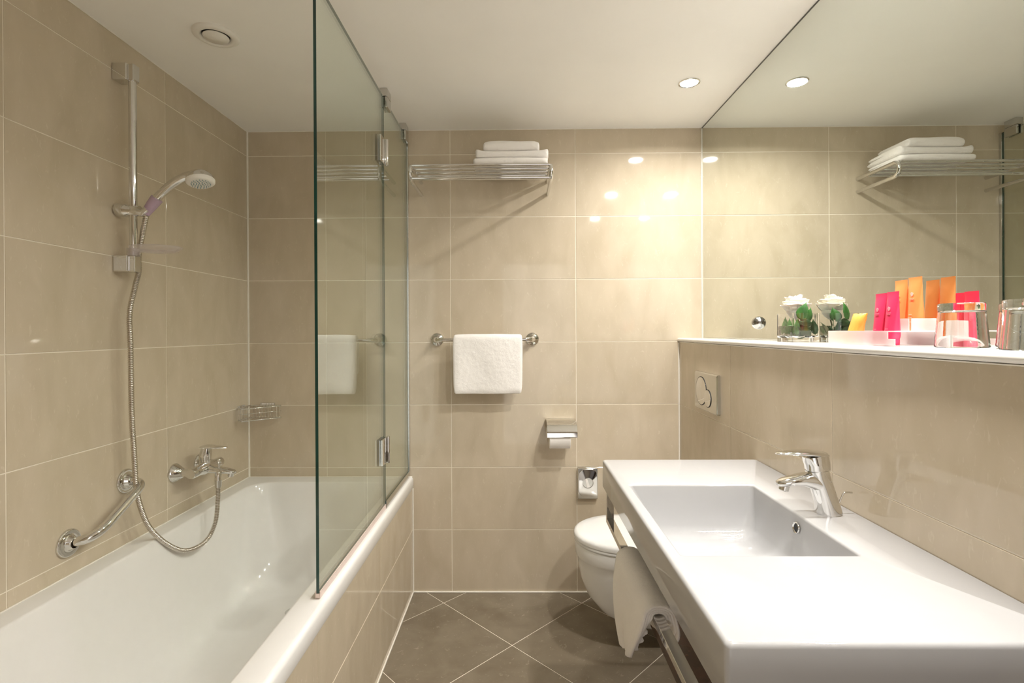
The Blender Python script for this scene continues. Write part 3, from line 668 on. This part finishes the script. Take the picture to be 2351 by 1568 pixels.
# wooden shelf below
sh = thing('wooden_shelf', (XN, -1.28, .30), 'dark wenge wood shelf board below the washbasin', 'shelf')
rel(MB().box((.742, -1.76, .298), (XN - .001, -.80, .324)).build('board', 'wood', sh, bevel=.001), sh)
# folded towel hanging from the rail
def hung():
    m_ = MB(); nl = 4
    for L in range(nl):
        offx = .0045 + (nl - 1 - L) * .0058; rows = []
        yfar, ynear = -1.080, -1.376 + .003 * L
        for s_i in range(25):
            s_ = s_i / 24; y_top = yfar + (ynear - yfar) * s_; pts = []
            zl = .468 + .031 * L + .020 * s_ * s_ - .006 * math.sin(s_ * 8 + L)
            yb = -1.202 - .031 * L + (.5 - s_) * (.085 - .012 * L)
            for i in range(25):
                k = i / 24; z = zl + (.640 - zl) * k; fl_ = 1 - k
                x = .602 - offx - .012 * math.sin(fl_ * PI * .95) - .0055 * math.sin(s_ * 10 + L * .9) * fl_ - .003 * math.sin(s_ * 23 + L) * fl_ * fl_
                g = fl_ ** 1.7
                pts.append((x, y_top * (1 - g) + yb * g, z))
            for i in range(1, 8):
                a = PI - i * PI / 8
                pts.append((.6135 + (.0115 + offx) * math.cos(a), y_top, .643 + (.006 + offx) * math.sin(a)))
            for i in range(20):
                k = i / 19; z = .640 + (zl + .05 - .640) * k; g = k ** 1.7
                pts.append((.625 + offx + .012 * math.sin(k * PI * .9), y_top * (1 - g * .6) + yb * g * .6, z))
            rows.append(pts)
        m_.grid(rows)
    return m_
ht = hung().build('hand_towel', 'cloth', smooth=80)
md = ht.modifiers.new('solid', 'SOLIDIFY'); md.thickness = .0056; md.offset = 0
tag(ht, 'white terry towel hanging folded over the flat chrome rail under the washbasin', 'towel')

# ------------------------------------------------------------------ basin tap
FY = -1.273
ft = thing('basin_tap', (1.03, FY, VZ1), 'chrome single-lever basin mixer tap on the white washbasin', 'tap')
rel(MB().sweep([(1.029, FY, VZ1 + .0005), (1.028, FY, VZ1 + .006), (1.023, FY, VZ1 + .03), (1.014, FY, VZ1 + .06), (1.005, FY, VZ1 + .085), (1.003, FY, VZ1 + .100)], [.0262, .0258, .0235, .0225, .0235, .0235], [.0275, .027, .0245, .024, .0245, .0235], n=36, ex=2.3).build('body', 'chrome', ft, smooth=60), ft)
rel(MB().sweep([(1.012, FY, .902), (.992, FY, .907), (.968, FY, .909), (.945, FY, .906), (.926, FY, .902), (.914, FY, .899), (.911, FY, .898)], [.0225, .0225, .0215, .020, .0175, .011, .004], [.024, .020, .0135, .010, .0085, .006, .002], n=36, ex=2.5).build('spout', 'chrome', ft, smooth=60), ft)
rel(MB().lathe([(.0, -.004), (.0108, -.004), (.0108, .008), (.009, .0095), (0, .0095)], (.9285, FY, .8925), (-.25, 0, -1), n=28, cap0=False, cap1=False).build('aerator', 'satin', ft, smooth=40), ft)
rel(MB().lathe([(.0232, 0), (.0232, .003)], (1.0030, FY, .9305), (-.08, 0, 1), n=32).build('neck_ring', 'satin', ft, smooth=40), ft)
rel(MB().sweep([(1.004, FY, .933), (1.003, FY, .945), (1.000, FY, .956), (.998, FY, .965)], [.0235, .0235, .023, .021], [.025, .0255, .0265, .026], n=36, ex=2.6).build('handle_base', 'chrome', ft, smooth=60), ft)
rel(MB().sweep([(1.022, FY, .966), (1.010, FY, .9675), (.985, FY, .9695), (.955, FY, .9705), (.930, FY, .970), (.914, FY, .9685), (.909, FY, .968)], [.017, .0215, .0215, .0195, .0165, .011, .004], [.003, .0065, .0065, .0048, .0038, .0026, .001], n=36, ex=2.4).build('lever', 'chrome', ft, smooth=60), ft)
rel(MB().tube(spline([(1.052, FY, .850), (1.058, FY, .866), (1.064, FY, .8765), (1.072, FY, .8785), (1.083, FY, .878)], 5), .0022, n=12).build('pop_up_rod', 'chrome', ft, smooth=60), ft)
rel(MB().tube([(1.0515, FY, VZ1 + .0005), (1.052, FY, .851)], .0022, n=12).build('rod_stem', 'chrome', ft, smooth=60), ft)

# ------------------------------------------------------------------ knob on the mirror
kb = MB().lathe([(.024 * math.sin(a), .024 * math.cos(a)) for a in lin(.01, PI / 2, 10)], (XR - .0003, -.568, 1.278), (-1, 0, 0), n=32, cap0=False, cap1=True).build('robe_hook', 'dim_chrome', smooth=60)
tag(kb, 'small round chrome hook knob low on the mirror, left of the rose vase', 'hook')

# ------------------------------------------------------------------ vase with roses
ZL = 1.2166
vx0, vx1, vy0, vy1 = 1.104, 1.183, -.982, -.893
vs = thing('glass_vase', ((vx0 + vx1) / 2, (vy0 + vy1) / 2, ZL), 'square clear glass vase of water holding a white rose on the ledge', 'vase')
vr = [rr(vx0, vx1, vy0, vy1, .004, ZL, 4), rr(vx0, vx1, vy0, vy1, .004, 1.3005, 4), rr(vx0 + .004, vx1 - .004, vy0 + .004, vy1 - .004, .004, 1.3005, 4), rr(vx0 + .004, vx1 - .004, vy0 + .004, vy1 - .004, .004, ZL + .018, 4), rr(vx0 + .014, vx1 - .014, vy0 + .014, vy1 - .014, .01, ZL + .012, 4)]
rel(MB().loft(vr).build('glass', 'clear', vs, smooth=30, bevel=0), vs)
rel(MB().loft([rr(vx0 + .0146, vx1 - .0146, vy0 + .0146, vy1 - .0146, .01, ZL + .0125, 4), rr(vx0 + .0042, vx1 - .0042, vy0 + .0042, vy1 - .0042, .004, ZL + .0185, 4), rr(vx0 + .0042, vx1 - .0042, vy0 + .0042, vy1 - .0042, .004, 1.264, 4)]).build('water', 'water', vs, smooth=30), vs)
RC = Vector((1.150, -.915, 1.316))
ro = thing('rose', RC, 'full white rose bloom with green leaves in the square glass vase', 'rose')
def petal(c, az, r0, h, w, open_, curl, seed):
    g = MB(); rows = []; NU, NV = 8, 8
    for i in range(NU + 1):
        u = i / NU * 2 - 1; row = []
        for j in range(NV + 1):
            v = j / NV
            wid = w * math.sin((.12 + .88 * v) ** .8 * PI * .56) * (1 if v < .85 else 1 - (v - .85) * 1.2)
            ang = az + u * wid / max(r0 + open_ * v, .006)
            r_ = r0 * (.35 + .65 * math.sin(min(1, v * 1.5) * PI / 2)) + open_ * v ** 2 + curl * max(0, v - .7) ** 1.5 * 4
            z = h * v - curl * 1.2 * max(0, v - .75) * 1.2 - .004 * u * u * v + .0016 * math.sin(u * 5 + seed) * v
            row.append((c.x + r_ * math.cos(ang), c.y + r_ * math.sin(ang), c.z + z))
        rows.append(row)
    return g.grid(rows)
for li, (cnt, r0, h, w, op, cu) in enumerate(((3, .006, .046, .014, .003, .001), (4, .013, .048, .022, .004, .002), (4, .021, .046, .033, .006, .004), (5, .027, .041, .038, .006, .004), (5, .030, .033, .038, .007, .007))):
    for k in range(cnt):
        q = petal(RC + Vector((0, 0, -.016 + .001 * (4 - li) + (.004 if li < 2 else 0))), k * 2 * PI / cnt + li * .7 + rnd.uniform(-.15, .15), r0, h + .004 * rnd.uniform(-1, 1), w, op, cu, k + li).build('petal', 'petal', ro, smooth=80)
        rel(q, ro); md = q.modifiers.new('solid', 'SOLIDIFY'); md.thickness = .0007
rel(MB().lathe([(.004, -.034), (.014, -.026), (.024, -.014), (.026, -.004), (0, .002)], RC, n=20, cap1=False).build('calyx', 'petal', ro, smooth=60), ro)
rel(MB().tube(spline([RC + Vector((0, 0, -.032)), (1.150, -.925, 1.262), (1.142, -.944, 1.2365)], 5), .0022, n=10).build('stem', 'stem', ro, smooth=60), ro)
def leaf(base, tip, w, bend=.004, face=(-1, -.3, .2)):
    b, t = Vector(base), Vector(tip); d_ = t - b; n_ = Vector(face).normalized(); n_ = (n_ - d_.normalized() * n_.dot(d_.normalized())).normalized(); s_ = d_.normalized().cross(n_)
    rows = []
    for i in range(-4, 5):
        row = []
        for j in range(11):
            v = j / 10; wd_ = w * math.sin(min(1, v * 1.06) ** .72 * PI) ** .9 if 0 < v < 1 else .0003
            row.append(b + d_ * v + s_ * wd_ * i / 4 + n_ * (bend * math.sin(v * PI) - abs(i) / 4 * wd_ * .22))
        rows.append(row)
    return MB().grid(rows)
def leafobj(*a, mat='leaf', par=ro, **k):
    q = leaf(*a, **k).build('leaf', mat, par, smooth=80); md = q.modifiers.new('solid', 'SOLIDIFY'); md.thickness = .0006; rel(q, par); return q
leafobj((1.133, -.968, 1.281), (1.150, -.971, 1.332), .0165, face=(-.5, -.87, .05))
leafobj((1.158, -.962, 1.275), (1.172, -.955, 1.318), .014, face=(.5, -1, .1))
for b_q, t_q, w_ in (((1.121, -.970, 1.237), (1.124, -.970, 1.286), .0085), ((1.160, -.974, 1.236), (1.120, -.974, 1.262), .015), ((1.118, -.955, 1.236), (1.165, -.973, 1.246), .014), ((1.172, -.974, 1.238), (1.166, -.974, 1.284), .011), ((1.122, -.955, 1.238), (1.120, -.930, 1.276), .009), ((1.122, -.912, 1.238), (1.120, -.910, 1.286), .0085), ((1.128, -.908, 1.245), (1.122, -.912, 1.292), .008), ((1.124, -.935, 1.240), (1.120, -.940, 1.288), .008), ((1.14, -.955, 1.242), (1.125, -.972, 1.284), .012), ((1.13, -.968, 1.275), (1.170, -.972, 1.268), .013), ((1.13, -.960, 1.238), (1.172, -.967, 1.252), .013), ((1.13, -.930, 1.24), (1.125, -.910, 1.262), .009), ((1.16, -.930, 1.24), (1.174, -.905, 1.275), .012), ((1.14, -.95, 1.238), (1.172, -.94, 1.262), .014), ((1.135, -.95, 1.250), (1.122, -.962, 1.262), .009)):
    leafobj(b_q, t_q, w_, face=(-.5, -.8, .25), mat='leaf_dark' if w_ > .0095 and t_q[2] < 1.285 else 'leaf')

# ------------------------------------------------------------------ amenity tray
ty = thing('amenity_tray', (1.15, -1.27, ZL), 'frosted plastic tray for toiletries on the ledge below the mirror', 'tray')
tx0, tx1, ty0, ty1, tz1 = 1.099, 1.199, -1.398, -1.152, 1.2495
def hollow(a, b, c, d, r, z0, z1, t, floor=.002):
    return [rr(a, b, c, d, r, z0 + .004, 6), rr(a, b, c, d, r, z1, 6), rr(a + t, b - t, c + t, d - t, max(r - t, .002), z1, 6), rr(a + t, b - t, c + t, d - t, max(r - t, .002), z0 + floor, 6)]
rel(MB().box((tx0 + .004, ty0 + .004, ZL), (tx1 - .004, ty1 - .010, ZL + .002)).build('base_plate', 'frost', ty), ty)
# wall along the room side with the open notch, far end and back
wallp = MB()
def wallseg(pts, z0, z1, t=.002):
    m2 = MB()
    rings_ = []
    P = [Vector((x, y, 0)) for x, y in pts]
    for i, p in enumerate(P):
        t_ = (P[min(i + 1, len(P) - 1)] - P[max(i - 1, 0)]).normalized(); n_ = Vector((-t_.y, t_.x, 0)) * t / 2
        rings_.append([(p.x + n_.x, p.y + n_.y, z0), (p.x + n_.x, p.y + n_.y, z1), (p.x - n_.x, p.y - n_.y, z1), (p.x - n_.x, p.y - n_.y, z0)])
    return m2.loft(rings_)
arc = [(tx0 + .012 - .012 * math.cos(a), ty1 - .012 + .012 * math.sin(a)) for a in lin(0, PI / 2, 6)]
arc2 = [(tx1 - .012 + .012 * math.sin(a), ty1 - .012 + .012 * math.cos(a)) for a in lin(0, PI / 2, 6)]
w1 = wallseg([(tx0, -1.366), (tx0, -1.25)] + arc + arc2 + [(tx1, -1.25), (tx1, ty0)], ZL + .002, tz1)
w1.add(*(lambda q: (q.v, q.f))(wallseg([(tx0, -1.3865), (tx0, -1.366)], ZL + .002, ZL + .016)))
rel(w1.build('side_wall', 'frost', ty, smooth=40), ty)
rel(MB().box((tx0 - .001, -1.3875, tz1 - .0025), (tx0 + .0015, -1.366, tz1)).box((tx0, -1.390, tz1 - .0025), (tx1, -1.3865, tz1)).box((tx0 + .028, -1.3865, tz1 - .0025), (tx1, -1.285, tz1 - .0005)).build('top_rail', 'frost', ty), ty)
up = wallseg([(1.142, -1.288), (1.142, -1.368)], tz1, 1.2755); up.add(*(lambda q: (q.v, q.f))(wallseg([(1.142, -1.374), (1.198, -1.374)], tz1, 1.2755)))
up.add(*(lambda q: (q.v, q.f))(wallseg([(1.142, -1.286), (1.198, -1.286)], tz1, 1.2755)))
rel(up.build('upper_tier', 'frost', ty, smooth=40), ty)

def tube_bottle(x, y, z0, z1, w, mat, pmat, label, group, lean=0.0, capm=None):
    t = thing('toiletry_tube', (x, y, z0), label, 'tube', group)
    h = z1 - z0; rgs = []
    for k, (zz, a, b) in enumerate(((0.012, .0125, .0125), (.02, .0150, .0140), (.30 * h, .0158, .0125), (.6 * h, .0168, .0085), (.82 * h, w / 2, .0046), (.91 * h, w / 2, .0011), (h, w / 2, .0008))):
        rgs.append([(b * math.cos(q * 2 * PI / 28) + lean * zz, a * math.copysign(abs(math.sin(q * 2 * PI / 28)) ** .85, math.sin(q * 2 * PI / 28)), zz) for q in range(28)])
    MB().loft(rgs).build('tube_body', mat, t, smooth=50)
    MB().lathe([(.0128, 0), (.0135, .001), (.0135, .0125)], (0, 0, 0), n=28).build('cap', capm or mat, t, smooth=40)
    zc = .68 * h; xs_ = -.0078 + lean * zc
    pm = MB().prism([(.0035 * math.cos(a) * (1 + .25 * math.sin(3 * a)), zc + .0042 * math.sin(a) * (1 + .2 * math.cos(5 * a))) for a in [i * PI / 8 for i in range(16)]], xs_ - .0008, xs_ - .0002, 0)
    for lz, lw in ((.60, .007), (.575, .005), (.30, .0045), (.24, .006), (.16, .004)):
        xq = -(.0085 + (.0135 - .0085) * (.6 - lz) / .35) if lz > .25 else -.0142
        pm.box((xq - .0012 + lean * lz * h, -lw, lz * h), (xq - .0004 + lean * lz * h, lw * .6, lz * h + .0008))
    pk = MB.build(pm, 'printed_mark', pmat, t); pk['kind'] = 'stuff'
    for lz in [.80 - .04 * i for i in range(11)]:
        pass
    return t
tube_bottle(1.117, -1.3185, ZL + .0022, 1.3315, .0355, 'pink', 'print2', 'pink toiletry tube at the front of the tray, farther one of two', 'pink tubes in the tray', .02)
tube_bottle(1.117, -1.3535, ZL + .0022, 1.3330, .0355, 'pink', 'print2', 'pink toiletry tube at the front of the tray, nearer one of two', 'pink tubes in the tray', .02)
tube_bottle(1.170, -1.3120, tz1, 1.3610, .0370, 'orange', 'print', 'tall orange toiletry tube behind the pink ones, farther one of two', 'orange tubes in the tray', -.02)
tube_bottle(1.170, -1.3520, tz1, 1.3640, .0380, 'orange', 'print', 'tall orange toiletry tube behind the pink ones, nearer one of two', 'orange tubes in the tray', -.02)
def sachet(name, c, sx, sy, sz, mat, lean, label, cat, seed):
    rows = []
    for k in range(9):
        v = k / 8; ww = sy * (1.0 - .12 * math.sin(v * PI)); tt = sx * math.sin((.12 + .78 * (1 - v)) * PI / 2) + .0008
        if k == 8: tt = .001
        rows.append([(c[0] + tt * math.cos(q * 2 * PI / 28) * (1 + .12 * math.sin(q * 3 + k + seed)) + .05 * sz * v, c[1] + ww * math.sin(q * 2 * PI / 28) - lean * v + .001 * math.sin(k * 2 + q), c[2] + sz * v + (.0016 * math.sin(q * 2.3 + seed) if k > 6 else 0) * (0 if k == 0 else 1)) for q in range(28)])
    o = MB().loft(rows).build(name, mat, smooth=60); tag(o, label, cat); return o
sachet('yellow_pouch', (1.130, -1.205, ZL + .0022), .016, .026, .071, 'yellow', .022, 'crumpled yellow pouch leaning at the far end of the frosted tray', 'pouch', 1)
sachet('pink_pouch', (1.158, -1.262, ZL + .0022), .014, .026, .072, 'pink_cap', .02, 'dark pink pouch half hidden between the yellow pouch and the pink tubes', 'pouch', 4)
# ------------------------------------------------------------------ tumblers
def tumbler(x, y, label):
    c = MB().lathe([(.047, 0), (.0475, .0006), (.047, .0012), (.0, .0012)], (x, y, ZL), n=48, cap1=False).build('coaster', 'paper', smooth=30, loc=(x, y, ZL)); tag(c, 'thin white round coaster under the ' + ('tumbler next to the tray' if y > -1.55 else 'tumbler at the right edge of the picture'), 'coaster', 'coasters on the ledge')
    t = thing('tumbler', (x, y, ZL + .0014), label, 'glass', 'upturned tumblers on the ledge')
    pr = [(.0390, .0), (.0402, .0012)]
    for i in range(1, 19): pr.append((.0402 - .0058 * i / 18 + (.0004 if i % 2 else 0), .0012 + .0675 * i / 18))
    pr += [(.0352, .0705), (.0352, .0800), (.0335, .0825), (.0, .0825)]
    inner = [(.0, .0690), (.0300, .0690), (.0325, .0665), (.0380, .0030), (.0390, .0)]
    MB().lathe(pr + inner, (0, 0, 0), n=64, cap0=False, cap1=False).build('glass_body', 'clear', t, smooth=35)
    return t
tumbler(1.144, -1.493, 'clear glass tumbler upside down on a coaster beside the tray')
tumbler(1.146, -1.622, 'clear glass tumbler upside down at the right edge of the picture')
